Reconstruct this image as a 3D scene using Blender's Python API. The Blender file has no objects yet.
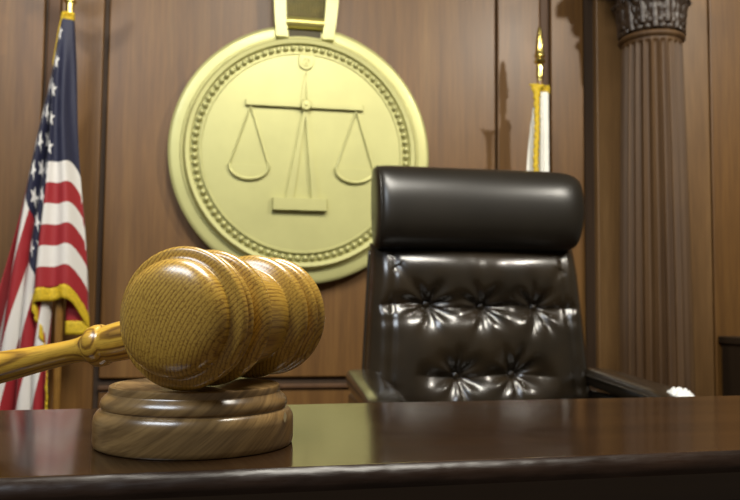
import bpy, math, random
from mathutils import Vector, Matrix
random.seed(7)
PI = math.pi
sc = bpy.context.scene
COL = sc.collection
sc.view_settings.view_transform = 'Standard'
sc.view_settings.look = 'None'
sc.view_settings.gamma = 1
sc.view_settings.use_curve_mapping = False
sc.view_settings.exposure = 0.0

# ------------------------------------------------------------------ camera
FPX = 800.0
DESK_Z = 0.76
CAM = Vector((0, 0, DESK_Z + 0.077))
ALPHA, PITCH, ROLL = math.radians(10.4), math.atan(0.0667), 0.009
fw = Vector((math.sin(ALPHA) * math.cos(PITCH), math.cos(ALPHA) * math.cos(PITCH), math.sin(PITCH)))
r0 = Vector((math.cos(ALPHA), -math.sin(ALPHA), 0))
u0 = r0.cross(fw)
RT = r0 * math.cos(ROLL) + u0 * math.sin(ROLL)
UP = RT.cross(fw)
cam = bpy.data.cameras.new('camera')
cam.sensor_width = 36
cam.lens = FPX / 740 * 36
cam.clip_start = 0.02
camo = bpy.data.objects.new('camera', cam)
COL.objects.link(camo)
m = Matrix((RT, UP, -fw)).transposed().to_4x4()
m.translation = CAM
camo.matrix_world = m
sc.camera = camo
cam.dof.use_dof = True
cam.dof.focus_distance = 0.43
cam.dof.aperture_fstop = 22


def ray(px, py):
    return fw + RT * ((px - 370) / FPX) + UP * ((250 - py) / FPX)


def at_depth(px, py, d):
    return CAM + ray(px, py) * d


def on_y(px, py, Y):
    r = ray(px, py)
    return CAM + r * ((Y - CAM.y) / r.y)


def on_z(px, py, Z):
    r = ray(px, py)
    return CAM + r * ((Z - CAM.z) / r.z)


# ------------------------------------------------------------------ mesh builder
class MB:
    def __init__(s):
        s.v, s.f, s.uv = [], [], {}

    def add(s, vs, fs):
        b = len(s.v)
        s.v += [Vector(p) for p in vs]
        s.f += [tuple(i + b for i in f) for f in fs]
        return s

    def box(s, x0, x1, y0, y1, z0, z1, bev=0.0):
        if bev <= 0:
            vs = [(x, y, z) for x in (x0, x1) for y in (y0, y1) for z in (z0, z1)]
            return s.add(vs, [(0, 1, 3, 2), (4, 6, 7, 5), (0, 4, 5, 1), (2, 3, 7, 6), (0, 2, 6, 4), (1, 5, 7, 3)])
        import bmesh
        bm = bmesh.new()
        bmesh.ops.create_cube(bm, size=1)
        for v in bm.verts:
            v.co = Vector(((x0 + x1) / 2 + v.co.x * (x1 - x0), (y0 + y1) / 2 + v.co.y * (y1 - y0), (z0 + z1) / 2 + v.co.z * (z1 - z0)))
        bmesh.ops.bevel(bm, geom=bm.edges[:] + bm.verts[:], offset=bev, segments=3, profile=0.5, affect='EDGES')
        bm.verts.index_update()
        s.add([v.co.copy() for v in bm.verts], [tuple(v.index for v in f.verts) for f in bm.faces])
        bm.free()
        return s

    def lathe(s, prof, n=64, axis='z', fn=None):
        """prof: list of (radius, height); closed at r=0 ends."""
        vs, fs = [], []
        rings = []
        for (r, h) in prof:
            if r < 1e-7:
                rings.append([len(vs)])
                vs.append((0, 0, h))
            else:
                base = len(vs)
                for k in range(n):
                    a = 2 * PI * k / n
                    rr = r if fn is None else fn(r, h, a)
                    vs.append((rr * math.cos(a), rr * math.sin(a), h))
                rings.append(list(range(base, base + n)))
        for A, B in zip(rings, rings[1:]):
            if len(A) == 1 and len(B) == 1:
                continue
            for k in range(n):
                k2 = (k + 1) % n
                if len(A) == 1:
                    fs.append((A[0], B[k2], B[k]))
                elif len(B) == 1:
                    fs.append((A[k], A[k2], B[0]))
                else:
                    fs.append((A[k], A[k2], B[k2], B[k]))
        if axis == 'y':      # height runs to -y (towards the viewer)
            vs = [(x, -z, y) for (x, y, z) in vs]
        elif axis == 'x':
            vs = [(z, x, y) for (x, y, z) in vs]
        return s.add(vs, fs)

    def tube(s, pts, rad, n=12, cap=True):
        pts = [Vector(p) for p in pts]
        rads = rad if isinstance(rad, (list, tuple)) else [rad] * len(pts)
        vs, fs = [], []
        prev = None
        for i, p in enumerate(pts):
            t = (pts[min(i + 1, len(pts) - 1)] - pts[max(i - 1, 0)]).normalized()
            if prev is None:
                ref = Vector((0, 0, 1)) if abs(t.z) < 0.9 else Vector((1, 0, 0))
                a = t.cross(ref).normalized()
            else:
                a = (prev - t * prev.dot(t)).normalized()
            prev = a
            b = t.cross(a)
            for k in range(n):
                ang = 2 * PI * k / n
                vs.append(p + (a * math.cos(ang) + b * math.sin(ang)) * rads[i])
        for i in range(len(pts) - 1):
            for k in range(n):
                k2 = (k + 1) % n
                fs.append((i * n + k, i * n + k2, (i + 1) * n + k2, (i + 1) * n + k))
        if cap:
            fs.append(tuple(range(n))[::-1])
            fs.append(tuple((len(pts) - 1) * n + k for k in range(n)))
        return s.add(vs, fs)

    def prism(s, poly, y0, y1, chamfer=0.0):
        """outline in x,z extruded along y from y0 (front) to y1 (back), front edge chamfered."""
        n = len(poly)
        cx = sum(p[0] for p in poly) / n
        cz = sum(p[1] for p in poly) / n

        def ring(sh, y):
            out = []
            for i, (x, z) in enumerate(poly):
                d = Vector((x - cx, z - cz))
                L = d.length
                k = max(0, (L - sh) / L) if L > 1e-9 else 1
                out.append((cx + d.x * k, y, cz + d.y * k))
            return out
        vs = ring(0, y1) + ring(0, y0 + chamfer) + ring(chamfer, y0)
        fs = []
        for q in (0, 1):
            for i in range(n):
                j = (i + 1) % n
                fs.append((q * n + i, q * n + j, (q + 1) * n + j, (q + 1) * n + i))
        fs.append(tuple(2 * n + i for i in range(n)))
        fs.append(tuple(range(n))[::-1])
        return s.add(vs, fs)

    def sphere(s, c, r, n=12, m=8, sc=(1, 1, 1)):
        prof = [(r * math.sin(PI * i / m), -r * math.cos(PI * i / m)) for i in range(m + 1)]
        prof[0] = (0, -r)
        prof[-1] = (0, r)
        t = MB().lathe(prof, n)
        return s.add([Vector((v.x * sc[0], v.y * sc[1], v.z * sc[2])) + Vector(c) for v in t.v], t.f)

    def grid(s, fn, nu, nv, uvfn=None, close_u=False):
        """fn(i/nu, j/nv) -> point"""
        b = len(s.v)
        for j in range(nv + 1):
            for i in range(nu + 1):
                s.v.append(Vector(fn(i / nu, j / nv)))
                if uvfn:
                    s.uv[len(s.v) - 1] = uvfn(i / nu, j / nv)
        w = nu + 1
        for j in range(nv):
            for i in range(nu):
                s.f.append((b + j * w + i, b + j * w + i + 1, b + (j + 1) * w + i + 1, b + (j + 1) * w + i))
        return s

    def build(s, name, mat, parent=None, smooth=35, loc=None, rot=None):
        me = bpy.data.meshes.new(name)
        me.from_pydata([tuple(v) for v in s.v], [], s.f)
        me.validate()
        import bmesh
        bm = bmesh.new()
        bm.from_mesh(me)
        if not s.uv:
            bmesh.ops.recalc_face_normals(bm, faces=bm.faces[:])
        bm.to_mesh(me)
        bm.free()
        if s.uv:
            ul = me.uv_layers.new(name='UVMap')
            for lp in me.loops:
                ul.data[lp.index].uv = s.uv.get(lp.vertex_index, (0, 0))
        if smooth:
            for p in me.polygons:
                p.use_smooth = True
            if smooth < 180:
                me.set_sharp_from_angle(angle=math.radians(smooth))
        o = bpy.data.objects.new(name, me)
        COL.objects.link(o)
        if mat:
            me.materials.append(mat)
        if parent:
            o.parent = parent
        if loc is not None:
            o.location = loc
        if 0 < smooth < 180:
            wn = o.modifiers.new('normals', 'WEIGHTED_NORMAL')
            wn.keep_sharp = True
        if rot is not None:
            o.rotation_mode = 'QUATERNION'
            o.rotation_quaternion = rot
        return o


def thing(name, label, cat, loc=(0, 0, 0), rz=0.0, group=None):
    o = bpy.data.objects.new(name, None)
    COL.objects.link(o)
    o.location = loc
    o.rotation_euler = (0, 0, rz)
    o['label'] = label
    o['category'] = cat
    o['kind'] = 'thing'
    o.empty_display_size = 0.05
    if group:
        o['group'] = group
    return o


def structure(o):
    o['kind'] = 'structure'
    return o


# ------------------------------------------------------------------ materials
def srgb(r, g, b):
    def f(c):
        c /= 255
        return c / 12.92 if c <= 0.04045 else ((c + 0.055) / 1.055) ** 2.4
    return (f(r), f(g), f(b), 1)


class NT:
    def __init__(s, name):
        s.m = bpy.data.materials.new(name)
        s.m.use_nodes = True
        s.t = s.m.node_tree
        s.b = s.t.nodes['Principled BSDF']

    def n(s, typ, **kw):
        nd = s.t.nodes.new(typ)
        for k, v in kw.items():
            if k.startswith('i_'):
                key = k[2:].replace('_', ' ')
                nd.inputs[key].default_value = v
            else:
                setattr(nd, k, v)
        return nd

    def l(s, a, b):
        s.t.links.new(a, b)

    def math(s, op, a, b=None, c=None):
        nd = s.t.nodes.new('ShaderNodeMath')
        nd.operation = op
        for i, x in enumerate((a, b, c)):
            if x is None:
                continue
            if isinstance(x, (int, float)):
                nd.inputs[i].default_value = x
            else:
                s.l(x, nd.inputs[i])
        return nd.outputs[0]

    def mix(s, fac, a, b, blend='MIX'):
        nd = s.t.nodes.new('ShaderNodeMix')
        nd.data_type = 'RGBA'
        nd.blend_type = blend
        for sock, x in ((nd.inputs[0], fac), (nd.inputs[6], a), (nd.inputs[7], b)):
            if isinstance(x, (int, float, tuple)):
                sock.default_value = x
            else:
                s.l(x, sock)
        return nd.outputs[2]

    def coords(s, scale=(1, 1, 1), rot=(0, 0, 0), loc=(0, 0, 0), out='Object'):
        tc = s.n('ShaderNodeTexCoord')
        mp = s.n('ShaderNodeMapping')
        mp.inputs['Scale'].default_value = scale
        mp.inputs['Rotation'].default_value = rot
        mp.inputs['Location'].default_value = loc
        s.l(tc.outputs[out], mp.inputs[0])
        return mp.outputs[0]

    def noise(s, vec, scale, detail=4, rough=0.55):
        nd = s.n('ShaderNodeTexNoise')
        nd.inputs['Scale'].default_value = scale
        nd.inputs['Detail'].default_value = detail
        nd.inputs['Roughness'].default_value = rough
        s.l(vec, nd.inputs['Vector'])
        return nd.outputs['Fac']

    def ramp(s, fac, stops):
        nd = s.n('ShaderNodeValToRGB')
        el = nd.color_ramp.elements
        while len(el) < len(stops):
            el.new(0.5)
        for e, (p, c) in zip(el, stops):
            e.position = p
            e.color = c
        s.l(fac, nd.inputs[0])
        return nd.outputs[0]

    def bump(s, h, strength=0.2, dist=0.01):
        nd = s.n('ShaderNodeBump')
        nd.inputs['Strength'].default_value = strength
        nd.inputs['Distance'].default_value = dist
        s.l(h, nd.inputs['Height'])
        s.l(nd.outputs[0], s.b.inputs['Normal'])

    def set(s, **kw):
        for k, v in kw.items():
            sk = s.b.inputs[k.replace('_', ' ')]
            if isinstance(v, (int, float, tuple)):
                sk.default_value = v
            else:
                s.l(v, sk)
        return s.m


def mat_panel_wood(name, ca, cb, cc, rough=0.48, grain='z', coat=0.12, fine=1.0):
    """veneer: long soft streaks along one axis"""
    t = NT(name)
    st = {'z': (14, 14, 0.7), 'x': (0.7, 14, 14), 'y': (14, 0.7, 14)}[grain]
    v = t.coords(st)
    a = t.noise(v, 1.0, 5, 0.6)
    v2 = t.coords(tuple(q * 9 for q in st))
    b = t.noise(v2, 1.0, 3, 0.6)
    v3 = t.coords((1.6, 1.6, 0.9))
    c = t.noise(v3, 1.5, 3)
    base = t.ramp(a, [(0.3, ca), (0.52, cb), (0.75, cc)])
    fcol = t.ramp(b, [(0.35, (0.72, 0.70, 0.68, 1)), (0.65, (1.06, 1.05, 1.04, 1))])
    base = t.mix(0.6 * fine, base, fcol, 'MULTIPLY')
    bl = t.ramp(c, [(0.3, (0.86, 0.84, 0.8, 1)), (0.7, (1.08, 1.08, 1.1, 1))])
    base = t.mix(0.7, base, bl, 'MULTIPLY')
    t.set(Base_Color=base, Roughness=rough, Coat_Weight=coat, Coat_Roughness=0.3)
    t.bump(b, 0.06, 0.002)
    return t.m


def mat_turned_oak(name, light, mid, dark, axis='x', centre=(0.0, 0.10, 0.05), freq=150.0, rough=0.3, streak=1.0):
    """timber with annual rings round a far-off pith line along `axis`; pores drawn out along the grain"""
    t = NT(name)
    v = t.coords(loc=centre)
    sep = t.n('ShaderNodeSeparateXYZ')
    t.l(v, sep.inputs[0])
    X, Y, Z = sep.outputs
    if axis == 'x':
        p, q, al = Y, Z, X
    elif axis == 'y':
        p, q, al = X, Z, Y
    else:
        p, q, al = X, Y, Z
    r = t.math('SQRT', t.math('ADD', t.math('MULTIPLY', p, p), t.math('MULTIPLY', q, q)))
    lo = 9
    st = {'x': (lo, 60, 60), 'y': (60, lo, 60), 'z': (60, 60, lo)}[axis]
    wob = t.noise(t.coords(st), 0.5, 3, 0.5)
    rr = t.math('ADD', t.math('MULTIPLY', r, freq), t.math('MULTIPLY', wob, 2.4))
    fr = t.math('FRACT', rr)
    ring = t.ramp(fr, [(0.0, (0.15, 0.15, 0.15, 1)), (0.12, (0, 0, 0, 1)), (0.35, (0.75, 0.75, 0.75, 1)), (0.85, (1, 1, 1, 1)), (1.0, (0.15, 0.15, 0.15, 1))])
    st2 = {'x': (55, 900, 900), 'y': (900, 55, 900), 'z': (900, 900, 55)}[axis]
    pore = t.noise(t.coords(st2), 1.0, 2, 0.7)
    st3 = {'x': (12, 40, 40), 'y': (40, 12, 40), 'z': (40, 40, 12)}[axis]
    big = t.noise(t.coords(st3), 1.0, 3)
    base = t.ramp(ring, [(0.0, dark), (0.5, mid), (1.0, light)])
    base = t.mix(t.math('MULTIPLY', t.ramp(big, [(0.35, (0, 0, 0, 1)), (0.7, (1, 1, 1, 1))]), 0.6), base, mid)
    pm = t.ramp(pore, [(0.36, (0.38, 0.3, 0.24, 1)), (0.5, (1, 1, 1, 1))])
    base = t.mix(0.7 * streak, base, pm, 'MULTIPLY')
    t.set(Base_Color=base, Roughness=rough, Coat_Weight=0.6, Coat_Roughness=0.2)
    t.bump(pore, 0.08, 0.0006)
    return t.m


W_A, W_B, W_C = srgb(94, 63, 26), srgb(115, 80, 36), srgb(129, 95, 49)
M_PANEL = mat_panel_wood('panel_wood', W_A, W_B, W_C)
M_STILE = mat_panel_wood('stile_wood', srgb(76, 50, 26), srgb(92, 62, 33), srgb(104, 73, 41), rough=0.62, coat=0.0)
M_GROOVE = mat_panel_wood('groove_wood', srgb(54, 37, 20), srgb(64, 45, 25), srgb(74, 53, 31), coat=0.0, rough=0.7)
M_PILASTER = mat_panel_wood('pilaster_wood', srgb(110, 80, 46), srgb(126, 94, 56), srgb(140, 108, 68))
M_COLUMN = mat_panel_wood('column_wood', srgb(66, 44, 21), srgb(83, 58, 29), srgb(96, 70, 38), rough=0.62, coat=0.0)
M_CAPITAL = mat_panel_wood('capital_wood', srgb(40, 29, 19), srgb(52, 38, 26), srgb(64, 48, 34), rough=0.45)
M_CABINET = mat_panel_wood('cabinet_wood', srgb(34, 26, 18), srgb(44, 34, 24), srgb(54, 42, 30))

M_OAK = mat_turned_oak('oak_head', srgb(202, 162, 70), srgb(184, 144, 56), srgb(142, 102, 40), 'x', (0, 0.085, 0.045), 480, 0.3)
M_OAKH = mat_turned_oak('oak_handle', srgb(218, 176, 66), srgb(194, 148, 48), srgb(84, 50, 16), 'x', (0, 0.022, 0.012), 330, 0.3, 0.6)


def mat_walnut():
    t = NT('walnut_block')
    sep = t.n('ShaderNodeSeparateXYZ')
    t.l(t.coords(), sep.inputs[0])
    X, Y, Z = sep.outputs
    d = t.math('SUBTRACT', t.math('ADD', t.math('MULTIPLY', X, 0.72), t.math('MULTIPLY', Y, 0.30)), t.math('MULTIPLY', Z, 0.95))   # across the grain
    e = t.math('ADD', t.math('MULTIPLY', X, 0.62), t.math('MULTIPLY', Z, 0.7))                                                    # along it

    def vec(a, b, c):
        cb = t.n('ShaderNodeCombineXYZ')
        for i, (so, k) in enumerate(((d, a), (e, b), (Y, c))):
            t.l(t.math('MULTIPLY', so, k), cb.inputs[i])
        return cb.outputs[0]
    f1 = t.noise(vec(170, 9, 20), 1.0, 3, 0.6)
    f2 = t.noise(vec(700, 40, 90), 1.0, 2, 0.6)
    f3 = t.noise(vec(45, 14, 20), 1.0, 2, 0.5)
    base = t.ramp(f1, [(0.3, srgb(96, 73, 42)), (0.47, srgb(130, 103, 64)), (0.7, srgb(148, 119, 75))])
    base = t.mix(0.65, base, t.ramp(f2, [(0.36, (0.6, 0.55, 0.48, 1)), (0.56, (1.05, 1.05, 1.05, 1))]), 'MULTIPLY')
    base = t.mix(0.8, base, t.ramp(f3, [(0.3, (0.8, 0.77, 0.72, 1)), (0.65, (1.08, 1.08, 1.06, 1))]), 'MULTIPLY')
    t.set(Base_Color=base, Roughness=0.3, Coat_Weight=0.5, Coat_Roughness=0.18)
    return t.m


M_WALNUT = mat_walnut()


def mat_plain(name, c, rough=0.5, metal=0.0, coat=0.0, nscale=0, namp=0.0, bump=0.0, coat_rough=0.1):
    t = NT(name)
    if nscale:
        f = t.noise(t.coords(), nscale, 4)
        lo = tuple(q * (1 - namp) for q in c[:3]) + (1,)
        hi = tuple(min(1, q * (1 + namp)) for q in c[:3]) + (1,)
        t.set(Base_Color=t.ramp(f, [(0.3, lo), (0.7, hi)]))
        if bump:
            t.bump(f, bump, 0.003)
    else:
        t.set(Base_Color=c)
    t.set(Roughness=rough, Metallic=metal, Coat_Weight=coat, Coat_Roughness=coat_rough)
    return t.m


M_GOLD = mat_plain('pale_gold_paint', srgb(197, 194, 131), 0.40, 0.3, 0.1, 9, 0.05, 0.03)
M_BRASS_D = mat_plain('dark_bronze', srgb(96, 82, 24), 0.32, 0.6, 0, 20, 0.2)
M_RIBBON = mat_plain('ribbon_bronze', srgb(84, 74, 22), 0.4, 0.4, 0, 40, 0.2)
M_BRASS = mat_plain('polished_brass', srgb(222, 200, 116), 0.2, 1.0)
M_POLE = mat_plain('pole_wood', srgb(128, 92, 40), 0.35, 0.0, 0.4, 30, 0.15)
M_FRINGE = mat_plain('gold_fringe', srgb(204, 172, 30), 0.7, 0, 0, 220, 0.4, 0.5)
M_WHITE = mat_plain('white_silk', srgb(226, 224, 214), 0.6, 0, 0, 12, 0.04)
M_TISSUE = mat_plain('white_paper', srgb(226, 226, 222), 0.8, 0, 0, 30, 0.08)
M_STEEL = mat_plain('dark_metal', srgb(40, 38, 36), 0.3, 0.8)
M_FLOOR = mat_plain('brown_carpet', srgb(74, 54, 38), 0.95, 0, 0, 60, 0.25, 0.3)
M_BLACK = mat_plain('black_plastic', srgb(24, 22, 20), 0.4)


def mat_leather():
    t = NT('brown_leather')
    v = t.coords()
    a = t.noise(v, 7, 4)
    b = t.noise(v, 420, 2)
    base = t.ramp(a, [(0.3, srgb(24, 19, 12)), (0.7, srgb(42, 33, 21))])
    t.set(Base_Color=base, Roughness=0.27, Coat_Weight=0.5, Coat_Roughness=0.16)
    t.bump(b, 0.05, 0.0006)
    return t.m


M_LEATHER = mat_leather()
M_LEATHER_H = mat_plain('headrest_leather', srgb(25, 21, 15), 0.34, 0, 0.1, 8, 0.25, coat_rough=0.25)


def mat_desk():
    t = NT('dark_lacquer')
    a = t.noise(t.coords((0.8, 26, 26)), 1.0, 5, 0.6)
    b = t.noise(t.coords((5, 160, 160)), 1.0, 3, 0.6)
    base = t.ramp(a, [(0.3, srgb(30, 18, 9)), (0.7, srgb(48, 31, 16))])
    d = t.noise(t.coords((60, 60, 60)), 1.0, 3)
    t.set(Base_Color=base, Roughness=t.math('ADD', t.math('MULTIPLY', d, 0.06), 0.09), IOR=1.5)
    t.bump(t.math('ADD', t.math('MULTIPLY', b, 0.5), t.math('MULTIPLY', a, 0.3)), 0.05, 0.0006)
    return t.m


M_DESK = mat_desk()


def mat_worn():
    t = NT('worn_lacquer_edge')
    a = t.noise(t.coords((9, 60, 60)), 1.0, 4, 0.6)
    b = t.noise(t.coords((60, 500, 500)), 1.0, 3, 0.6)
    base = t.ramp(a, [(0.3, srgb(24, 15, 10)), (0.62, srgb(38, 25, 17)), (0.76, srgb(84, 56, 32))])
    t.set(Base_Color=base, Roughness=t.math('ADD', t.math('MULTIPLY', b, 0.3), 0.16), Specular_IOR_Level=0.2)
    t.bump(b, 0.12, 0.0008)
    return t.m


M_WORN = mat_worn()


def mat_flag():
    t = NT('stars_and_stripes_cloth')
    uvn = t.n('ShaderNodeTexCoord')
    sep = t.n('ShaderNodeSeparateXYZ')
    t.l(uvn.outputs['UV'], sep.inputs[0])
    U, V = sep.outputs[0], sep.outputs[1]         # U along the fly, V from the top down
    stripe = t.math('MODULO', t.math('FLOOR', t.math('MULTIPLY', V, 13.0)), 2.0)
    col = t.mix(stripe, srgb(150, 26, 34), srgb(216, 212, 206))
    canton = t.math('MULTIPLY', t.math('LESS_THAN', U, 0.4), t.math('LESS_THAN', V, 7 / 13))
    cx = t.math('MULTIPLY', U, 12 / 0.4)            # cells: stars at 1..11
    cy = t.math('MULTIPLY', V, 10 / (7 / 13))
    ix, iy = t.math('ROUND', cx), t.math('ROUND', cy)
    odd = t.math('MODULO', t.math('ADD', ix, iy), 2.0)
    isstar = t.math('LESS_THAN', odd, 0.5)
    inx = t.math('MULTIPLY', t.math('GREATER_THAN', ix, 0.5), t.math('LESS_THAN', ix, 11.5))
    iny = t.math('MULTIPLY', t.math('GREATER_THAN', iy, 0.5), t.math('LESS_THAN', iy, 9.5))
    dx = t.math('MULTIPLY', t.math('SUBTRACT', cx, ix), 0.4 / 12 * 1.62)
    dy = t.math('MULTIPLY', t.math('SUBTRACT', iy, cy), (7 / 13) / 10)
    r = t.math('SQRT', t.math('ADD', t.math('MULTIPLY', dx, dx), t.math('MULTIPLY', dy, dy)))
    ang = t.math('ARCTAN2', dx, dy)
    seg = 2 * PI / 5
    mo = t.math('SUBTRACT', t.math('FLOORED_MODULO', t.math('ADD', ang, seg / 2), seg), seg / 2)
    mo = t.math('ABSOLUTE', mo)
    edge = t.math('MULTIPLY', r, t.math('COSINE', t.math('SUBTRACT', mo, seg)))
    inside = t.math('LESS_THAN', edge, 0.309 * 0.034)
    star = t.math('MULTIPLY', t.math('MULTIPLY', isstar, inside), t.math('MULTIPLY', inx, iny))
    cc = t.mix(star, srgb(19, 22, 52), srgb(222, 220, 216))
    col = t.mix(canton, col, cc)
    t.set(Base_Color=col, Roughness=0.6, Sheen_Weight=0.1)
    return t.m


M_FLAG = mat_flag()

# ------------------------------------------------------------------ the room
YW = 2.95
WX0, WX1, WZ1 = -2.2, 3.2, 2.75


def wx(px, Y=YW, py=250):
    return on_y(px, py, Y).x


fl = structure(MB().box(WX0, WX1, -1.2, YW + 0.1, -0.05, 0).build('floor', M_FLOOR, smooth=0))
wall = structure(MB().box(WX0, WX1, YW, YW + 0.1, 0, WZ1).build('wall_back', M_GROOVE, smooth=0))


def panel(x0, x1, z0, z1, th, mat, name='panel', bev=0.006):
    return MB().box(x0, x1, YW - th, YW + 0.005, z0, z1, bev).build(name, mat, wall)


RAIL = 0.555
panel(WX0, wx(37.5), 0.1, WZ1, 0.018, M_PANEL)
panel(wx(40), wx(53), 0.1, WZ1, 0.010, M_STILE, 'stile')
panel(wx(54), wx(97.5), 0.1, WZ1, 0.016, M_PANEL)
panel(wx(103), wx(494.3), RAIL + 0.012, WZ1, 0.018, M_PANEL)
panel(wx(103), wx(494.3), 0.1, RAIL - 0.03, 0.012, M_PANEL)
panel(wx(496.5), wx(539.5), 0.1, WZ1, 0.018, M_PANEL)
panel(wx(540.5), wx(549), 0.1, WZ1, 0.008, M_STILE, 'stile')
panel(wx(550.5), wx(583.5), 0.1, WZ1, 0.018, M_PANEL)
panel(wx(595), wx(708), 0.1, WZ1, 0.03, M_PILASTER, 'pilaster')
panel(wx(711), WX1, 0.1, WZ1, 0.018, M_PANEL)
tr = structure(MB().box(wx(103), wx(494.3), YW - 0.024, YW - 0.002, RAIL - 0.028, RAIL - 0.012, 0.004).build('trim_1', M_STILE))
bb = structure(MB().box(WX0, WX1, YW - 0.03, YW - 0.001, 0, 0.1, 0.004).build('baseboard_back', M_STILE))

# ------------------------------------------------------------------ column
CY = YW - 0.245
cc_ = on_y(654.5, 250, CY)
CR = 0.1225
col = thing('column', 'fluted brown wooden column with carved leafy capital against the panelled wall', 'column', (cc_.x, CY, 0))
ZN = on_y(653, 40.5, CY).z       # necking ring height


def flute(r, h, a):
    k = 0.5 - 0.5 * math.cos(24 * a)
    k = k ** 0.6
    top = min(1, max(0, (ZN - 0.025 - h) / 0.012)) * min(1, max(0, (h - 0.2) / 0.02))
    return r * (1 - 0.11 * k * top)


prof = [(0.0, 0.16), (CR * 1.09, 0.16), (CR * 1.09, 0.195)]
hs = [0.2, 0.21, 0.22] + [0.22 + (ZN - 0.05 - 0.22) * i / 20 for i in range(1, 21)] + [ZN - 0.036, ZN - 0.032, ZN - 0.028, ZN - 0.024, ZN - 0.012]
for h in hs:
    q = h / ZN
    prof.append((CR * (1.085 - 0.02 * q - 0.185 * q ** 2.2), h))
prof.append((0, ZN - 0.012))
MB().lathe(prof, 288, fn=flute).build('shaft', M_COLUMN, col, 50)
rn = CR * 0.895
MB().lathe([(0, ZN - 0.018), (rn, ZN - 0.018)] + [(rn + 0.011 * math.sin(PI * i / 8), ZN - 0.018 + 0.026 * i / 8) for i in range(9)] + [(0, ZN + 0.014)], 64).build('necking_ring', M_COLUMN, col)
capb = MB().lathe([(0, ZN + 0.012), (rn * 0.93, ZN + 0.012), (rn * 0.92, ZN + 0.1), (rn * 1.0, ZN + 0.2), (rn * 1.2, ZN + 0.27), (0, ZN + 0.27)], 48).build('capital', M_CAPITAL, col)


def leaf(ang, z0, H, W, rbase, lean, curl):
    g = MB()
    n, mm = 16, 28

    def pt(u, v):
        w = (u - 0.5) * 2
        lob = 1 + 0.26 * math.sin(v * PI * 9) * (abs(w) ** 1.5)
        prof_w = W * (0.75 + 0.5 * math.sin(PI * min(1, v * 0.85 + 0.1))) * (1 - max(0, v - 0.72) ** 2 * 7) * lob
        zz = z0 + H * (v if v < 0.85 else 0.85 + (v - 0.85) * (0.6 - 6 * (v - 0.85)))
        rad = rbase + lean * v + curl * max(0, v - 0.55) ** 2 * 5 - 0.010 * abs(w) ** 1.5 + 0.007 * math.cos(w * PI * 3 + 2 * v) + 0.004 * math.sin(v * 28) * abs(w)
        th = w * prof_w / rbase
        return ((rad) * math.cos(ang + th), rad * math.sin(ang + th), zz)
    g.grid(pt, n, mm)
    return g


for k in range(8):
    o = leaf(2 * PI * (k + 0.5) / 8 - PI / 2, ZN + 0.012, 0.145, 0.040, rn * 0.99, 0.008, 0.024).build('leaf', M_CAPITAL, capb, 180)
    sd = o.modifiers.new('thick', 'SOLIDIFY')
    sd.thickness = 0.008
for k in range(8):
    o = leaf(2 * PI * k / 8 - PI / 2, ZN + 0.03, 0.22, 0.036, rn * 0.99, 0.014, 0.045).build('leaf', M_CAPITAL, capb, 180)
    sd = o.modifiers.new('thick', 'SOLIDIFY')
    sd.thickness = 0.008
for k in range(4):                                    # corner scrolls under the abacus
    a = PI / 4 + k * PI / 2
    pts, rd = [], []
    for i in range(40):
        th = i / 39 * 2.3 * 2 * PI
        rr = 0.034 * (1 - i / 48)
        rad = rn * 1.32 + rr * math.cos(th + PI)
        pts.append((rad * math.cos(a), rad * math.sin(a), ZN + 0.235 - 0.02 + rr * math.sin(th)))
        rd.append(0.009)
    MB().tube(pts, rd, 8).build('scroll', M_CAPITAL, capb, 180)
b2 = CR * 1.42
MB().box(-b2, b2, -b2, 0.17, ZN + 0.262, ZN + 0.31, 0.008).build('abacus', M_CAPITAL, col)
MB().box(-0.175, 0.175, -0.175, 0.17, 0, 0.1, 0.006).build('plinth', M_COLUMN, col)
MB().lathe([(0, 0.1), (0.165, 0.1)] + [(0.155 + 0.012 * math.sin(PI * i / 8), 0.1 + 0.035 * i / 8) for i in range(9)] + [(0.146, 0.14), (0.146, 0.163), (0, 0.163)], 64).build('base_moulding', M_COLUMN, col)

# ------------------------------------------------------------------ cabinet at the right
cbx = on_y(722.5, 370, 2.92)
ctz = on_y(730, 338, 2.75).z
cab = thing('cabinet', 'low dark brown cabinet with overhanging top against the right wall panel', 'cabinet', (cbx.x + 0.25, 2.77, 0))
MB().box(-0.25, 0.25, -0.15, 0.155, 0.0, ctz - 0.03, 0.004).build('body', M_CABINET, cab)
MB().box(-0.262, 0.262, -0.165, 0.158, ctz - 0.028, ctz, 0.004).build('cabinet_top', M_CABINET, cab)
for sx in (-1, 1):
    d_ = MB().box(sx * 0.122 - 0.115, sx * 0.122 + 0.115, -0.164, -0.151, 0.06, ctz - 0.06, 0.003).build('door', M_CABINET, cab)
    MB().sphere((sx * 0.03, -0.172, ctz * 0.55), 0.01).build('knob', M_BRASS, d_)

# ------------------------------------------------------------------ medallion
mc = on_y(301.6, 154.4, YW - 0.05)
S = 0.00368
med = thing('wall_medallion', 'round pale gold wall medallion with scales of justice in relief', 'medallion', (mc.x, YW - 0.040, mc.z))
pf = [(0, 0.040), (97, 0.040), (98, 0.043), (99.5, 0.043), (100.2, 0.030), (108, 0.030), (108.6, 0.045), (112.5, 0.047), (114, 0.041), (115.5, 0.037), (117, 0.0375),
      (118, 0.034), (125.5, 0.034), (128, 0.031), (129.3, 0.026), (129.3, -0.022), (0, -0.022)]
MB().lathe([(r * S, h + (0.014 if r < 115 and h > 0 else 0)) for r, h in pf], 160, axis='y').build('disc', M_GOLD, med, 30)
bd = MB()
for k in range(90):
    a = 2 * PI * k / 90
    bd.sphere((104 * S * math.cos(a), -0.053, 104 * S * math.sin(a)), 2.95 * S, 10, 6, (1, 1.0, 1))
bd.build('bead_border', M_GOLD, med, 180)
YF = -0.054


def P(px, py):        # medallion drawing units
    return ((px - 302.5) * S, (150.5 - py) * S)


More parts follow.
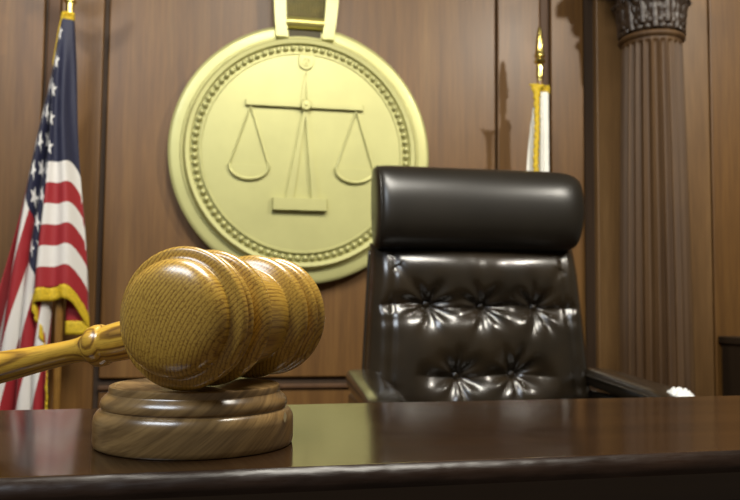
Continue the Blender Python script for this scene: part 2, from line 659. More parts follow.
scl = MB().prism([P(246, 101.5), P(362, 101.5), P(362, 106.8), P(246, 106.8)], YF - 0.016, YF + 0.002, 0.002).build('beam', M_GOLD, med)
MB().lathe([(5.6 * S, -0.002), (5.6 * S, 0.025), (4.6 * S, 0.028), (2.2 * S, 0.028), (1.8 * S, 0.031), (0, 0.032)], 32, axis='y').build('hub', M_GOLD, med, loc=(P(304.5, 104.5)[0], YF, P(304.5, 104.5)[1]))
st = MB()
st.prism([P(302.8, 108), P(305.2, 108), P(293.5, 197), P(286.5, 197)], YF - 0.016, YF + 0.002, 0.0018)
st.prism([P(303.8, 108), P(306.2, 108), P(318.5, 197), P(311.5, 197)], YF - 0.016, YF + 0.002, 0.0018)
st.prism([P(304.0, 72), P(305.5, 72), P(309, 101), P(306, 101)], YF - 0.009, YF + 0.002, 0.001)
st.prism([P(303.5, 72), P(305.0, 72), P(303, 101), P(300, 101)], YF - 0.009, YF + 0.002, 0.001)
st.build('post', M_GOLD, med)
MB().prism([P(273.5, 196.5), P(326.5, 196.5), P(326.5, 208.5), P(273.5, 208.5)], YF - 0.024, YF + 0.002, 0.003).build('foot_bar', M_GOLD, med)
tab = []
for i in range(25):
    a = PI + PI * i / 24
    tab.append(P(304.5 + 7.5 * math.cos(a), 61 - 7.5 * math.sin(a)))
tab += [P(312, 53.5), P(297, 53.5)]
hk = MB().prism(tab, YF - 0.008, YF + 0.002, 0.002)
t_ = MB().lathe([(4.6 * S, 0.006), (4.2 * S, 0.0115), (3.2 * S, 0.0115), (2.8 * S, 0.0075), (1.6 * S, 0.0075), (1.2 * S, 0.011), (0, 0.012)], 24, axis='y')
q = P(304.5, 61)
hk.add([v + Vector((q[0], YF, q[1])) for v in t_.v], t_.f)
hk.build('hook', M_GOLD, med)


def pan(ax, ay, x0, x1, py, drop):
    g = MB()
    poly = []
    n = 20
    for i in range(n + 1):
        a = PI * i / n
        poly.append(P((x0 + x1) / 2 - (x1 - x0) / 2 * math.cos(a), py + drop * math.sin(a) ** 0.9))
    g.prism(poly, YF - 0.006, YF + 0.002, 0.001)
    rim = [(p[0], YF - 0.009, p[1]) for p in poly]
    g.tube(rim, 1.35 * S, 8)
    o = g.build('scale_pan', M_GOLD, med)
    c = MB()
    for xe in (x0 + 0.5, x1 - 0.5):
        A, B = P(ax, ay), P(xe, py)
        c.tube([(A[0], YF - 0.006, A[1]), (B[0], YF - 0.006, B[1])], 0.8 * S, 8)
    c.build('cord', M_GOLD, o)


pan(251, 107, 231.5, 269.5, 165, 14)
pan(355, 107, 335, 373, 165, 14)
# hanging ribbon over the top of the disc
M_SLOT = mat_plain('slot_shade', srgb(58, 50, 18), 0.5, 0.3)  # dark colour stands in for the shade inside the open slot
HX = -2.3
edge_l = MB().prism([P(277 + HX, 37), P(289 + HX, 37), P(287 + HX, 20), P(284.5 + HX, -60), P(271 + HX, -60), P(275 + HX, 20)], -0.058, 0.0, 0.004)
edge_r = MB().prism([P(322 + HX, 37), P(334 + HX, 37), P(336.5 + HX, 20), P(344 + HX, -60), P(330 + HX, -60), P(324 + HX, 20)], -0.058, 0.0, 0.004)
rib = MB().prism([P(287 + HX, 24), P(324 + HX, 24), P(330 + HX, -60), P(284.5 + HX, -60)], -0.026, 0.0, 0.001).build('ribbon', M_RIBBON, med)
edge_l.build('ribbon_edge', M_GOLD, med)
edge_r.build('ribbon_edge', M_GOLD, med)
gr = MB()
for i in range(14):
    f = (i + 0.5) / 14
    A, B = P(287 + HX + 37 * f, 22), P(284.5 + HX + 45.5 * f, -60)
    gr.tube([(A[0], -0.026, A[1]), (B[0], -0.026, B[1])], 0.75 * S, 6)
gr.build('ribbon_stripe', M_RIBBON, rib, 180)
A, B = P(286.5 + HX, 20.5), P(324.5 + HX, 20.5)
MB().tube([(A[0], -0.040, A[1]), (B[0], -0.040, B[1])], 6.2 * S, 24).build('hanger_bar', mat_plain('bright_gold', srgb(206, 194, 112), 0.3, 0.7), med)
MB().prism([P(289 + HX, 26), P(322 + HX, 26), P(321 + HX, 37.5), P(290 + HX, 37.5)], -0.037, -0.01, 0.001).build('hanger_slot', M_SLOT, med)

# ------------------------------------------------------------------ flags


def interp(tab, s):
    """smooth interpolation through (s, x, y, depth) rows"""
    n = len(tab)
    for i in range(n - 1):
        if s <= tab[i + 1][0] or i == n - 2:
            break
    p0, p1, p2, p3 = tab[max(0, i - 1)], tab[i], tab[i + 1], tab[min(n - 1, i + 2)]
    h = p2[0] - p1[0]
    t = (s - p1[0]) / h
    out = []
    for k in (1, 2, 3):
        m1 = (p2[k] - p0[k]) / max(1e-6, p2[0] - p0[0]) * h
        m2 = (p3[k] - p1[k]) / max(1e-6, p3[0] - p1[0]) * h
        out.append((2 * t ** 3 - 3 * t * t + 1) * p1[k] + (t ** 3 - 2 * t * t + t) * m1 + (-2 * t ** 3 + 3 * t * t) * p2[k] + (t ** 3 - t * t) * m2)
    return out


def sstep(a, b, x):
    t = min(1, max(0, (x - a) / (b - a)))
    return t * t * (3 - 2 * t)


def flag_base(root, finial_z):
    MB().lathe([(0, 0), (0.15, 0), (0.15, 0.012), (0.13, 0.024), (0.09, 0.034), (0.045, 0.05), (0.03, 0.09), (0.022, 0.12), (0, 0.12)], 48).build('stand_base', M_BRASS, root)


# --- stars and stripes
FY = YW - 0.22
ft = on_y(69, 19, FY)
FS = (ft - CAM).dot(fw) / FPX
us = thing('american_flag', 'draped american flag with gold fringe on a standing pole left of the medallion', 'flag', (ft.x, FY, 0))
ZT = ft.z
TOP = [(0, 69, 20, 0.016), (0.03, 73, 21, 0.01), (0.055, 73.5, 22, -0.015), (0.09, 68.5, 22, -0.022), (0.125, 63.5, 22, -0.024), (0.15, 62, 28, -0.018), (0.25, 55, 70, 0.004), (0.4, 41.5, 140, 0.01), (0.6, 24, 235, 0.0), (0.8, 9, 320, 0.0), (1.0, -8, 405, 0.01)]
BOT = [(0, 74, 322, 0.03), (0.03, 96, 318, 0.028), (0.055, 80.5, 288, -0.02), (0.09, 65, 289, -0.035), (0.125, 51, 290, -0.045), (0.15, 48, 296, -0.035), (0.2, 52, 316, -0.015), (0.3, 59, 350, 0.01), (0.42, 61.5, 385, 0.0), (0.65, 63, 440, 0.0), (1.0, 66, 500, 0.01)]


def usp(s, t):
    a = interp(TOP, s)
    b = interp(BOT, s)
    x, y, d = [p + (q - p) * t for p, q in zip(a, b)]
    k = sstep(0.13, 0.34, s)
    ph = 2 * PI * (3.4 * t + 0.35 * math.sin(5 * s))
    d += k * 0.030 * math.sin(ph + 0.6)
    x += k * 4.2 * math.sin(ph + 1.8) * (0.2 + 0.8 * sstep(0.05, 0.25, t) * sstep(1.0, 0.75, t))
    k2 = 1 - k
    d += k2 * 0.010 * math.sin(2 * PI * s / 0.055 + 4 * t) * sstep(0.0, 0.3, t)
    x += k2 * 1.1 * math.sin(9 * t + 20 * s)
    return ((x - 69) * FS, d, ZT + (20 - y) * FS)


NU, NV = 110, 120


def fu(s):      # the first folds are the plain sleeve side of the canton
    return max(0.0, (s - 0.10) * 0.4 / 0.38) if s < 0.48 else 0.4 + (s - 0.48) * 0.6 / 0.52


def su(u):      # denser near the hoist
    return u ** 1.25


cl = MB().grid(lambda u, v: usp(su(u), v), NU, NV, lambda u, v: (fu(su(u)), v)).build('flag_cloth', M_FLAG, us, 180)
cl.modifiers.new('thick', 'SOLIDIFY').thickness = 0.0015


def fringe_strip(root, pf_, s0, s1, t0, t1, n=160):
    def pt(u, v):
        s = s0 + (s1 - s0) * u
        t = t0 + (t1 - t0) * v
        p = Vector(pf_(s, min(1, max(0, t))))
        if t > 1:
            e = (Vector(pf_(s, 1)) - Vector(pf_(s, 0.93))).normalized()
            p = p + (e * 0.55 + Vector((0, 0, -0.45))) * (t - 1)
        if t < 0:
            e = (Vector(pf_(s, 0)) - Vector(pf_(s, 0.07))).normalized()
            p = p + e * (-t)
        w = math.sin(u * n * 1.7) * 0.0025 * v
        return (p.x + w, p.y + w * 0.8, p.z)
    g = MB().grid(pt, n * 2, 4)
    o = g.build('fringe', M_FRINGE, root, 180)
    o.modifiers.new('thick', 'SOLIDIFY').thickness = 0.004
    return o


fringe_strip(cl, usp, 0.0, 1.0, 0.997, 1.042)
fringe_strip(cl, usp, 0.0, 0.25, 0.003, -0.022)
MB().tube([(0.0, 0.008, 0.1), (0.0, 0.008, ZT - 0.02), (0, 0.008, ZT + 0.02)], 0.0125, 20).build('pole', M_POLE, us)
fe = MB().lathe([(0, ZT + 0.0), (0.0135, ZT + 0.0), (0.0135, ZT + 0.055), (0.02, ZT + 0.06), (0.02, ZT + 0.066), (0.011, ZT + 0.072), (0.018, ZT + 0.085), (0.024, ZT + 0.1), (0.018, ZT + 0.115), (0, ZT + 0.12)], 32)
fe.sphere((0, 0, ZT + 0.155), 0.022, 16, 12, (1, 0.9, 1.9))
fe.sphere((0.006, -0.012, ZT + 0.203), 0.013, 12, 10)
fin = None
for sx in (-1, 1):
    fe.prism([(sx * 0.01, ZT + 0.13), (sx * 0.035, ZT + 0.14), (sx * 0.085, ZT + 0.185), (sx * 0.10, ZT + 0.235), (sx * 0.06, ZT + 0.205), (sx * 0.01, ZT + 0.185)], -0.006, 0.006, 0.002)
for v in fe.v:
    v.y += 0.008
fe.build('finial', M_BRASS, us)
flag_base(us, ZT)

# --- white flag
wt = on_y(540.5, 91, FY)
FS2 = (wt - CAM).dot(fw) / FPX
wf = thing('white_flag', 'draped white flag with gold fringe and spear tip rising behind the chair', 'flag', (wt.x, FY, 0))
ZW = wt.z
WTOP = [(0, 541, 88, 0.016), (0.03, 547, 89, 0.012), (0.06, 548.5, 90, -0.012), (0.13, 539, 91, -0.028), (0.2, 536.5, 100, -0.02), (0.35, 532, 150, -0.005), (0.6, 528, 240, 0.0), (1.0, 515, 400, 0.01)]
WBOT = [(0, 545, 360, 0.03), (0.03, 554, 356, 0.028), (0.06, 548, 352, -0.012), (0.13, 537, 355, -0.03), (0.2, 541, 375, -0.015), (0.35, 546, 410, 0.005), (0.6, 550, 450, 0.0), (1.0, 556, 520, 0.01)]
WTOP = [(0, 541, 88, 0.016), (0.03, 547, 89, 0.012), (0.06, 548.5, 90, -0.012), (0.13, 538.5, 91, -0.030), (0.17, 534, 96, -0.012), (0.3, 530.5, 130, 0.0), (0.6, 523, 240, 0.0), (1.0, 510, 400, 0.01)]


def wfp(s, t):
    a = interp(WTOP, s)
    b = interp(WBOT, s)
    x, y, d = [p + (q - p) * t for p, q in zip(a, b)]
    k = sstep(0.16, 0.36, s)
    ph = 2 * PI * (2.6 * t + 0.2 * math.sin(5 * s))
    d += k * 0.02 * math.sin(ph)
    d += (1 - k) * 0.006 * math.sin(2 * PI * s / 0.05 + 4 * t)
    return ((x - 540.5) * FS2, d, ZW + (88 - y) * FS2)


cw = MB().grid(lambda u, v: wfp(su(u), v), 90, 90, lambda u, v: (su(u), v)).build('flag_cloth', M_WHITE, wf, 180)
cw.modifiers.new('thick', 'SOLIDIFY').thickness = 0.0015
fringe_strip(cw, wfp, 0.0, 0.13, 0.003, -0.022, 60)
fringe_strip(cw, wfp, 0.0, 1.0, 0.997, 1.042)
# fringe of the top edge falling down the front of the folds


def hang(u, v):
    z = ZW + 0.012 - 0.42 * u
    x = -0.033 + 0.006 * math.sin(u * 7) * u + (v - 0.5) * (0.015 + 0.045 * math.exp(-u * 22)) + 0.0015 * math.sin(u * 95)
    y = -0.040 - 0.006 * math.sin(PI * v) + 0.0012 * math.sin(u * 170 + v * 9)
    return (x, y, z)


g = MB().grid(hang, 6, 1)
g = MB().grid(lambda u, v: hang(v, u), 6, 140)
o = g.build('fringe', M_FRINGE, cw, 180)
o.modifiers.new('thick', 'SOLIDIFY').thickness = 0.004
MB().tube([(0, 0.006, 0.1), (0, 0.006, ZW + 0.05)], 0.0095, 20).build('pole', M_POLE, wf)
q = 0.0035
sp = MB().lathe([(0, ZW + 11 * q), (0.010, ZW + 11 * q), (0.0105, ZW + 14 * q), (0.0135, ZW + 15 * q), (0.0135, ZW + 27 * q), (0.010, ZW + 28.5 * q), (0.0125, ZW + 29.5 * q), (0.0195, ZW + 30.5 * q), (0.0215, ZW + 32 * q), (0.0195, ZW + 33.5 * q),
                 (0.012, ZW + 34.5 * q), (0.013, ZW + 36 * q), (0.0205, ZW + 37 * q), (0.0200, ZW + 39 * q), (0.0165, ZW + 41 * q), (0.0155, ZW + 46 * q), (0.0135, ZW + 54 * q), (0.0105, ZW + 60 * q), (0.0085, ZW + 65 * q), (0.005, ZW + 68.5 * q), (0.0, ZW + 69.5 * q)], 32)
for v in sp.v:
    v.y += 0.006
sp.build('finial', M_BRASS, wf)
flag_base(wf, ZW)

# ------------------------------------------------------------------ judge's bench
n0 = on_z(370, 466.5, DESK_Z)
b0 = on_z(370, 402.5, DESK_Z)
DY = math.radians(2.8)
dk = thing('desk', "dark brown lacquered wooden desk under the gavel with a rounded worn front edge", 'desk', ((n0.x + b0.x) / 2, (n0.y + b0.y) / 2, 0), DY)
hd = abs((b0.y - n0.y) / 2)
x0, x1 = -1.35, 1.85
top = MB()
prf = [(-hd, -0.024), (-hd - 0.0005, -0.010)]
for i in range(9):
    a = PI / 2 * i / 8
    prf.append((-hd + 0.0075 * (1 - math.cos(a) ** 1.2) - 0.0005, -0.0080 + 0.0080 * math.sin(a) ** 1.2))
prf += [(-hd + 0.0085, 0), (hd - 0.006, 0), (hd - 0.004, 0), (hd, -0.004), (hd, -0.024)]
vs = []
N = 900
jit = 0.0
for i in range(N + 1):
    xx = x0 + (x1 - x0) * i / N
    jit = 0.7 * jit + 0.3 * random.uniform(-1, 1)
    for j, (y, z) in enumerate(prf):
        w_ = 1.0 if 3 <= j <= 8 else 0.0
        vs.append((xx, y + w_ * (0.0007 * jit + random.uniform(-0.00012, 0.00012)), DESK_Z + z + w_ * random.uniform(-0.00012, 0.00008) - w_ * 0.0006 * abs(jit)))
k = len(prf)
fs = [(i * k + j, i * k + (j + 1) % k, (i + 1) * k + (j + 1) % k, (i + 1) * k + j) for i in range(N) for j in range(k)]
fs += [tuple(range(k)), tuple(N * k + j for j in range(k))[::-1]]
top.add(vs, fs)
dto = top.build('desktop', M_DESK, dk, 40)
dto.data.materials.append(M_WORN)
for p in dto.data.polygons:             # the rubbed rounded edge
    jm = [v % len(prf) for v in p.vertices]
    if len(jm) == 4 and min(jm) >= 1 and max(jm) <= 10:
        p.material_index = 1
mo = MB()
mp_ = [(-hd + 0.022, -0.0235), (-hd + 0.004, -0.0235), (-hd + 0.003, -0.028), (-hd + 0.007, -0.034), (-hd + 0.013, -0.040), (-hd + 0.015, -0.047), (-hd + 0.022, -0.047)]
k = len(mp_)
mo.add([(xx, y, DESK_Z + z) for xx in (x0 + 0.02, x1 - 0.02) for (y, z) in mp_], [(j, (j + 1) % k, k + (j + 1) % k, k + j) for j in range(k)] + [tuple(range(k)), tuple(range(k, 2 * k))[::-1]])
mo.build('edge_moulding', M_DESK, dk, 30)
MB().box(x0 + 0.03, x1 - 0.03, -hd + 0.02, -hd + 0.05, 0.0, DESK_Z - 0.0235, 0.002).build('front_panel', M_DESK, dk)
for xx in (x0 + 0.03, x1 - 0.06):
    MB().box(xx, xx + 0.03, -hd + 0.049, hd - 0.02, 0.0, DESK_Z - 0.0235, 0.002).build('side_panel', M_DESK, dk)

# ------------------------------------------------------------------ sound block
BR = 0.0538
BH = 0.032
bc = at_depth(194.6, 444.8, 0.44)
bcx = Vector((bc.x, bc.y, DESK_Z))
blk = thing('sound_block', 'round turned walnut sound block on the desk under the gavel head', 'sound block', bcx)
pf = [(0, 0), (96.5, 0), (98.3, 0.6), (99.3, 2), (100, 6), (100, 24), (99, 29), (96.5, 33), (94, 35), (92.2, 35.6), (91.8, 36.6), (93, 38), (93.6, 41), (92.6, 44.5), (89.6, 48), (86.8, 50), (85.8, 51.5), (85.8, 55.5), (85, 57.4), (83.5, 58.2), (80, 58.2), (79, 57.6), (78, 58.2), (0, 58.2)]
MB().lathe([(r / 100 * BR, h / 58.2 * BH) for r, h in pf], 128).build('block_body', M_WALNUT, blk, 28)
# pale chip on the side of the block
ca = math.radians(-29)
ch = MB()
ch.grid(lambda u, v: ((BR + 0.0003) * math.cos(ca + (u - 0.5) * 0.075 * math.sin(PI * min(0.98, max(0.02, v)))), (BR + 0.0003) * math.sin(ca + (u - 0.5) * 0.075 * math.sin(PI * min(0.98, max(0.02, v)))), 0.0135 + 0.0060 * v), 4, 10)
oc = ch.build('chip', mat_plain('pale_chip', srgb(206, 192, 150), 0.6), blk, 180)
oc['label'] = 'small pale chip in the varnish'

# ------------------------------------------------------------------ gavel
HR = 0.0365
axis = (Vector((0.318 * RT.x + 0.948 * fw.x, 0.318 * RT.y + 0.948 * fw.y, 0))).normalized()
hcen = CAM + RT * (-0.0785) + fw * 0.4565
hcen = Vector((hcen.x, hcen.y, DESK_Z + BH + HR + 0.0002))
gv = thing('gavel', 'golden oak judge gavel resting on the walnut sound block', 'gavel', (hcen.x, hcen.y, DESK_Z + BH))
half = [(0.0, 0.0702), (0.006, 0.0701), (0.012, 0.0696), (0.018, 0.0685), (0.023, 0.0670), (0.0268, 0.0648), (0.0288, 0.0625), (0.0297, 0.0600), (0.0298, 0.0580), (0.0296, 0.0562), (0.0300, 0.0550),
        (0.0318, 0.0545), (0.0346, 0.0541), (0.0361, 0.0530), (0.0366, 0.0512), (0.0364, 0.0494), (0.0354, 0.0474), (0.0336, 0.0461), (0.0320, 0.0456),
        (0.0320, 0.0452), (0.0344, 0.0447), (0.0354, 0.0432), (0.0352, 0.0412), (0.0336, 0.0397), (0.0296, 0.0388), (0.0264, 0.0380), (0.0252, 0.0362), (0.0250, 0.0335), (0.0256, 0.0308), (0.0280, 0.0298),
        (0.0334, 0.0290), (0.0357, 0.0276), (0.0365, 0.0252), (0.0362, 0.0224), (0.0344, 0.0200), (0.0312, 0.0184), (0.0290, 0.0176), (0.0283, 0.0168), (0.0286, 0.0158), (0.0291, 0.0120), (0.0294, 0.0060)]
profile = [(r, -a) for r, a in half] + [(0.0295, 0)] + [(r, a) for r, a in reversed(half)]
qx = axis.to_track_quat('X', 'Z')
MB().lathe(profile, 128, axis='x').build('head', M_OAK, gv, 60, loc=(0, 0, HR + 0.0002), rot=qx)
hdir = Vector((-axis.y, axis.x, 0))
SL = 0.21
hdv = (hdir + Vector((0, 0, -SL))).normalized()
K = math.sqrt(1 + SL * SL)
hp = [(0.0, 0.020), (0.0112, 0.020), (0.0113, 0.040), (0.0116, 0.060), (0.0117, 0.072), (0.0114, 0.079), (0.0110, 0.0815), (0.0109, 0.0825), (0.0117, 0.0835), (0.0125, 0.0855), (0.0127, 0.0885), (0.0121, 0.0915), (0.0106, 0.0935), (0.0092, 0.0950), (0.0084, 0.0975), (0.0076, 0.102),
      (0.0073, 0.108), (0.0074, 0.116), (0.0079, 0.128), (0.0090, 0.145), (0.0102, 0.1655), (0.0112, 0.19), (0.0118, 0.215), (0.0117, 0.24), (0.0102, 0.252), (0.006, 0.257), (0, 0.2585)]
qh = hdv.to_track_quat('X', 'Z')
MB().lathe([(r, a * K) for r, a in hp], 64, axis='x').build('handle', M_OAKH, gv, 60, loc=(0, 0, HR + 0.0002), rot=qh)

# ------------------------------------------------------------------ chair
TH = math.radians(-0.5)
bk = CAM + RT * 0.275 + fw * 2.12
front = Vector((math.sin(TH), -math.cos(TH), 0))
co = Vector((bk.x, bk.y, 0)) + front * 0.27
chair = thing('office_chair', 'high-backed dark brown leather chair with button tufting behind the desk', 'chair', (co.x, co.y, 0), TH)
BZ0, BZ1 = 0.42, 0.995
btn = [(-0.140, 0.835), (0.003, 0.830), (0.148, 0.828), (-0.070, 0.655), (0.078, 0.657), (-0.145, 0.50), (0.003, 0.50), (0.150, 0.50)]


def bw(z):
    return 0.278 + 0.026 * (0.99 - z) / 0.4


def back_y(x, z):
    """front face of the back rest (local y, smaller is nearer)"""
    w = bw(z)
    ux = abs(x) / w
    uz = abs((z - (BZ0 + BZ1) / 2) / ((BZ1 - BZ0) / 2))
    e = (max(0, 1 - ux ** 9)) ** 0.5 * (max(0, 1 - uz ** 9)) ** 0.5
    y = -0.066 * e
    # side bolsters and their seam
    y -= 0.009 * math.exp(-((abs(x) - w * 0.885) / 0.026) ** 2)
    y += 0.005 * math.exp(-((abs(x) - w * 0.80) / 0.009) ** 2)
    # puffed centre
    y -= 0.022 * (1 - min(1, (abs(x) / 0.25) ** 2)) * e
    for i, (bx, bz) in enumerate(btn):
        dx, dz = x - bx, z - bz
        r = math.hypot(dx, dz)
        y += 0.011 * math.exp(-(r / 0.020) ** 1.4) + 0.019 * math.exp(-(r / 0.064) ** 2)
        th = math.atan2(dz, dx)
        fall = math.exp(-((r - 0.040) / 0.034) ** 2) * min(1, r / 0.012)
        y += 0.0036 * fall * math.sin(7 * th + i * 1.3 + 0.9 * math.sin(2 * th + i)) + 0.0008 * 0.4 * fall * math.sin(13 * th + i * 2.1)
    # horizontal folds through each row of buttons
    for zr, xa, xb in ((0.831, -0.25, 0.25), (0.656, -0.16, 0.17), (0.50, -0.25, 0.25)):
        dz = z - zr - 0.004 * math.sin(x * 22)
        kx = sstep(xa - 0.03, xa + 0.02, x) * sstep(xb + 0.03, xb - 0.02, x)
        y += kx * (0.006 * math.exp(-(abs(dz) / 0.010)) + 0.009 * math.exp(-(dz / 0.03) ** 2))
    # pulled leather near the top and at the sides
    y += 0.0007 * math.sin(x * 60 + 3 * math.sin(x * 23)) * math.exp(-((z - 0.93) / 0.035) ** 2)
    y += 0.0009 * math.sin(z * 60 + 4 * math.sin(z * 31)) * math.exp(-((abs(x) - w * 0.84) / 0.03) ** 2)
    # diagonal creases button to button
    for (ax, az, bx, bz) in ((-0.140, .835, -0.070, .655), (0.003, .83, -0.07, .655), (0.003, .83, 0.078, .657), (0.148, .828, 0.078, .657), (-0.14, .835, -0.215, .93), (0.148, .828, 0.215, .925)):
        vx, vz = bx - ax, bz - az
        L = math.hypot(vx, vz)
        tt = ((x - ax) * vx + (z - az) * vz) / L / L
        dd = abs((x - ax) * vz - (z - az) * vx) / L
        if -0.05 < tt < 1.05:
            y += 0.0045 * math.exp(-(dd / 0.012) ** 2) * (1 - 0.7 * math.sin(PI * min(1, max(0, tt))))
    return y


REC = math.radians(7)


def rec(p):          # recline about the seat line
    x, y, z = p
    dz = z - 0.9
    return (x, y * math.cos(REC) + dz * math.sin(REC), 0.9 + dz * math.cos(REC) - y * math.sin(REC) * 0)


YB = 0.27
bm_ = MB()


def bfront(u, v):
    z = BZ0 + (BZ1 - BZ0) * v
    s_ = math.sin((u - 0.5) * PI) * 0.55 + (u - 0.5) * 2 * 0.45
    x = bw(z) * s_
    p = rec((x, back_y(x, z), z))
    return (p[0], p[1] + YB, p[2])


def bback(u, v):
    z = BZ0 + (BZ1 - BZ0) * v
    s_ = math.sin((u - 0.5) * PI) * 0.55 + (u - 0.5) * 2 * 0.45
    x = bw(z) * s_
    ux = abs(s_)
    uz = abs(v - 0.5) * 2
    p = rec((x, 0.001 + 0.045 * (max(0, 1 - ux ** 6) * max(0, 1 - uz ** 8)) ** 0.5, z))
    return (p[0], p[1] + YB, p[2])


bm_.grid(bfront, 220, 220)
backo = bm_.grid(bback, 40, 40).build('backrest', M_LEATHER, chair, 180)
for (bx, bz) in btn:
    y = back_y(bx, bz)
    p = rec((bx, y - 0.0065, bz))
    MB().sphere((p[0], p[1] + YB, p[2]), 0.0105, 16, 10, (1, 0.6, 1)).build('button', M_LEATHER, backo, 180)

# piping down both sides of the back
for sx in (-1, 1):
    pts = []
    for i in range(40):
        z = BZ0 + 0.03 + (BZ1 - BZ0 - 0.05) * i / 39
        p = rec((sx * bw(z) * 0.997, 0.0, z))
        pts.append((p[0], p[1] + YB, p[2]))
    MB().tube(pts, 0.005, 8).build('piping', M_LEATHER, backo, 180)

# head roll
HZ0, HZ1 = 0.975, 1.198


def headp(u, v):
    a = 2 * PI * v
    s_ = (u - 0.5) * 2
    if s_ > 0:
        k = max(0.0, 1 - abs(s_) ** 9) ** 0.45
    else:
        k = max(0.0, 1 - abs(s_) ** 26) ** 0.4
    ca_, sa_ = math.cos(a), math.sin(a)
    ey = math.copysign(abs(ca_) ** 0.85, ca_)
    ez = math.copysign(abs(sa_) ** 0.85, sa_)
    x = 0.285 * s_ * (1 - (0.055 * max(0, -ez) if s_ > 0 else 0))
    zc = (HZ0 + HZ1) / 2
    y = 0.078 * (0.12 + 0.88 * k) * ey - 0.012
    z = zc + ((HZ1 - HZ0) / 2) * ((0.62 + 0.38 * k) if s_ > 0 else (0.85 + 0.15 * k)) * ez
    p = rec((x, y, z))
    return (p[0] + 0.010, p[1] + YB - 0.028, p[2])


def hx(u):
    return 0.5 + 0.5 * (math.sin(math.sin((u - 0.5) * PI) * PI / 2))


hm = MB().grid(lambda u, v: headp(hx(u), v), 160, 64)
for ue in (0, 1):
    ring_ = [headp(ue, i / 64) for i in range(64)]
    hm.add([sum((Vector(p) for p in ring_), Vector()) / 64] + ring_, [(0, 1 + i, 1 + (i + 1) % 64) for i in range(64)])
hm.build('headrest', M_LEATHER_H, chair, 180)
# stitched end seam of the head roll
pts = []
for i in range(49):
    p = headp(0.018, i / 48)
    pts.append(p)
MB().tube(pts, 0.0025, 6).build('headrest_seam', M_LEATHER_H, chair, 180)

# arms
for sx in (-1, 1):
    def armp(u, v, sx=sx):
        a = 2 * PI * v
        L = 0.47
        s_ = (u - 0.5) * 2
        k = max(0.0, 1 - abs(s_) ** 10) ** 0.45
        ca_, sa_ = math.cos(a), math.sin(a)
        ex = math.copysign(abs(ca_) ** 0.5, ca_)
        ez = math.copysign(abs(sa_) ** 0.6, sa_)
        wv = 0.037 + 0.008 * (1 - u)
        drop = -0.020 * max(0, (0.25 - u) / 0.25) ** 2
        return (sx * (0.312 + (0.008 if sx < 0 else 0.0) * (1 - u)) + wv * (0.3 + 0.7 * k) * ex, -0.23 + L * u, 0.628 + 0.026 * u + drop + 0.024 * k * ez)
    arm = MB().grid(lambda u, v: armp(0.5 + 0.5 * math.sin((u - 0.5) * PI), v), 60, 48).build('armrest', M_LEATHER, chair, 180)
    MB().box(sx * 0.315 - 0.026, sx * 0.315 + 0.026, -0.19, 0.22, 0.40, 0.618, 0.012).build('arm_panel', M_LEATHER, arm)
    pts = [armp(0.03 + 0.94 * i / 40, 0.5 if sx > 0 else 0.0) for i in range(41)]
    MB().tube([(p[0], p[1], p[2] + 0.006) for p in pts], 0.0035, 8).build('piping', M_LEATHER, arm, 180)

MB().box(-0.275, 0.275, -0.29, 0.25, 0.37, 0.49, 0.04).build('seat', M_LEATHER, chair, 180)
MB().box(-0.14, 0.14, -0.12, 0.12, 0.33, 0.372, 0.01).build('seat_plate', M_STEEL, chair)
MB().lathe([(0, 0.09), (0.03, 0.09), (0.03, 0.25), (0.02, 0.25), (0.02, 0.335), (0, 0.335)], 32).build('gas_column', M_STEEL, chair)
for k in range(5):
    a = 2 * PI * k / 5 + 0.3
    c, s_ = math.cos(a), math.sin(a)
    leg = MB().tube([(0.02 * c, 0.02 * s_, 0.11), (0.16 * c, 0.16 * s_, 0.095), (0.30 * c, 0.30 * s_, 0.068)], [0.022, 0.018, 0.012], 12).build('leg', M_STEEL, chair, 60)
    for dd in (-0.016, 0.016):
        w_ = MB().lathe([(0, -0.009), (0.024, -0.009), (0.027, -0.004), (0.027, 0.004), (0.024, 0.009), (0, 0.009)], 24, axis='y')
        w_.build('caster', M_BLACK, leg, loc=(0.30 * c - s_ * dd, 0.30 * s_ + c * dd, 0.0275), rot=Matrix.Rotation(a, 4, 'Z').to_quaternion())

# white tissue on the right arm
arw = Vector((co.x, co.y, 0)) + Matrix.Rotation(TH, 3, 'Z') @ Vector((0.318, -0.190, 0.668))


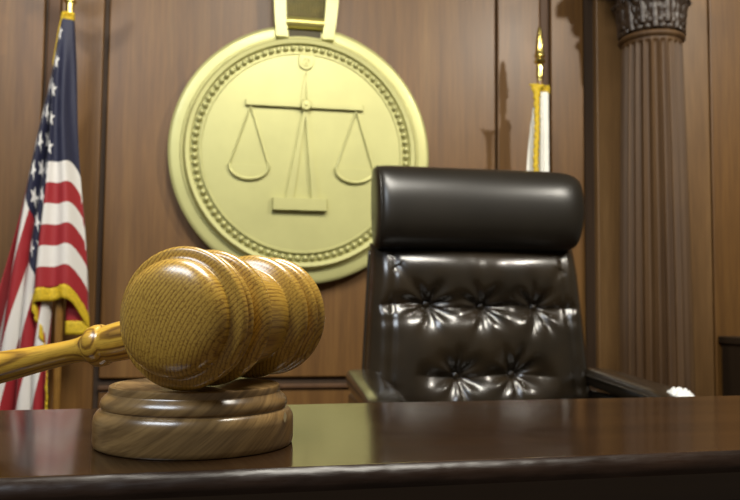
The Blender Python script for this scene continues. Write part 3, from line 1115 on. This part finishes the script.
def crum(u, v):
    x = (u - 0.5) * 0.036
    y = (v - 0.5) * 0.07
    e = (max(0, 1 - abs(u * 2 - 1) ** 3) * max(0, 1 - abs(v * 2 - 1) ** 3)) ** 0.5
    return (x, y, 0.001 + e * (0.010 + 0.004 * math.sin(u * 11 + v * 7) + 0.004 * math.sin(v * 19 - u * 5)))


tm = MB().grid(crum, 24, 32)
tm.grid(lambda u, v: (crum(u, v)[0], crum(u, v)[1], 0.0), 2, 2)
ts = tm.build('tissue', M_TISSUE, None, 180, loc=(arw.x, arw.y, 0.6455))
ts.rotation_euler = (0.17, 0, TH)
ts['label'] = 'crumpled white tissue lying on the right chair arm'
ts['category'] = 'tissue'
ts['kind'] = 'thing'

# ------------------------------------------------------------------ light
wd = bpy.data.worlds.new('world')
sc.world = wd
wd.use_nodes = True
wd.node_tree.nodes['Background'].inputs[0].default_value = (1.0, 0.86, 0.66, 1)
wd.node_tree.nodes['Background'].inputs[1].default_value = 0.13


def lamp(name, kind, loc, target, power, color, **kw):
    L = bpy.data.lights.new(name, kind)
    L.energy = power
    L.color = color
    for k_, v_ in kw.items():
        setattr(L, k_, v_)
    o = bpy.data.objects.new(name, L)
    COL.objects.link(o)
    o.location = loc
    o.rotation_euler = (Vector(target) - Vector(loc)).to_track_quat('-Z', 'Y').to_euler()
    return o


NEU = (1.0, 0.94, 0.82)
lamp('downlight', 'SPOT', (1.95, 0.5, 2.7), (0.95, 2.95, 1.9), 175, NEU, spot_size=math.radians(92), spot_blend=1.0, shadow_soft_size=0.06)
lamp('downlight', 'SPOT', (-0.79, 1.9, 2.7), (-0.85, 2.95, 1.75), 46, NEU, spot_size=math.radians(70), spot_blend=1.0, shadow_soft_size=0.05)
lamp('downlight', 'SPOT', (2.75, 1.0, 2.7), (2.15, 2.95, 2.0), 55, NEU, spot_size=math.radians(70), spot_blend=1.0, shadow_soft_size=0.06)
lamp('ceiling_panel', 'AREA', (0.3, 0.85, 2.7), (0.25, 0.8, 0), 80, (1.0, 0.95, 0.84), shape='RECTANGLE', size=1.2, size_y=0.6)
lamp('ceiling_panel', 'AREA', (-1.2, -0.3, 2.7), (-0.6, 0.6, 0.8), 44, (0.82, 0.9, 1.0), shape='RECTANGLE', size=1.2, size_y=0.6)
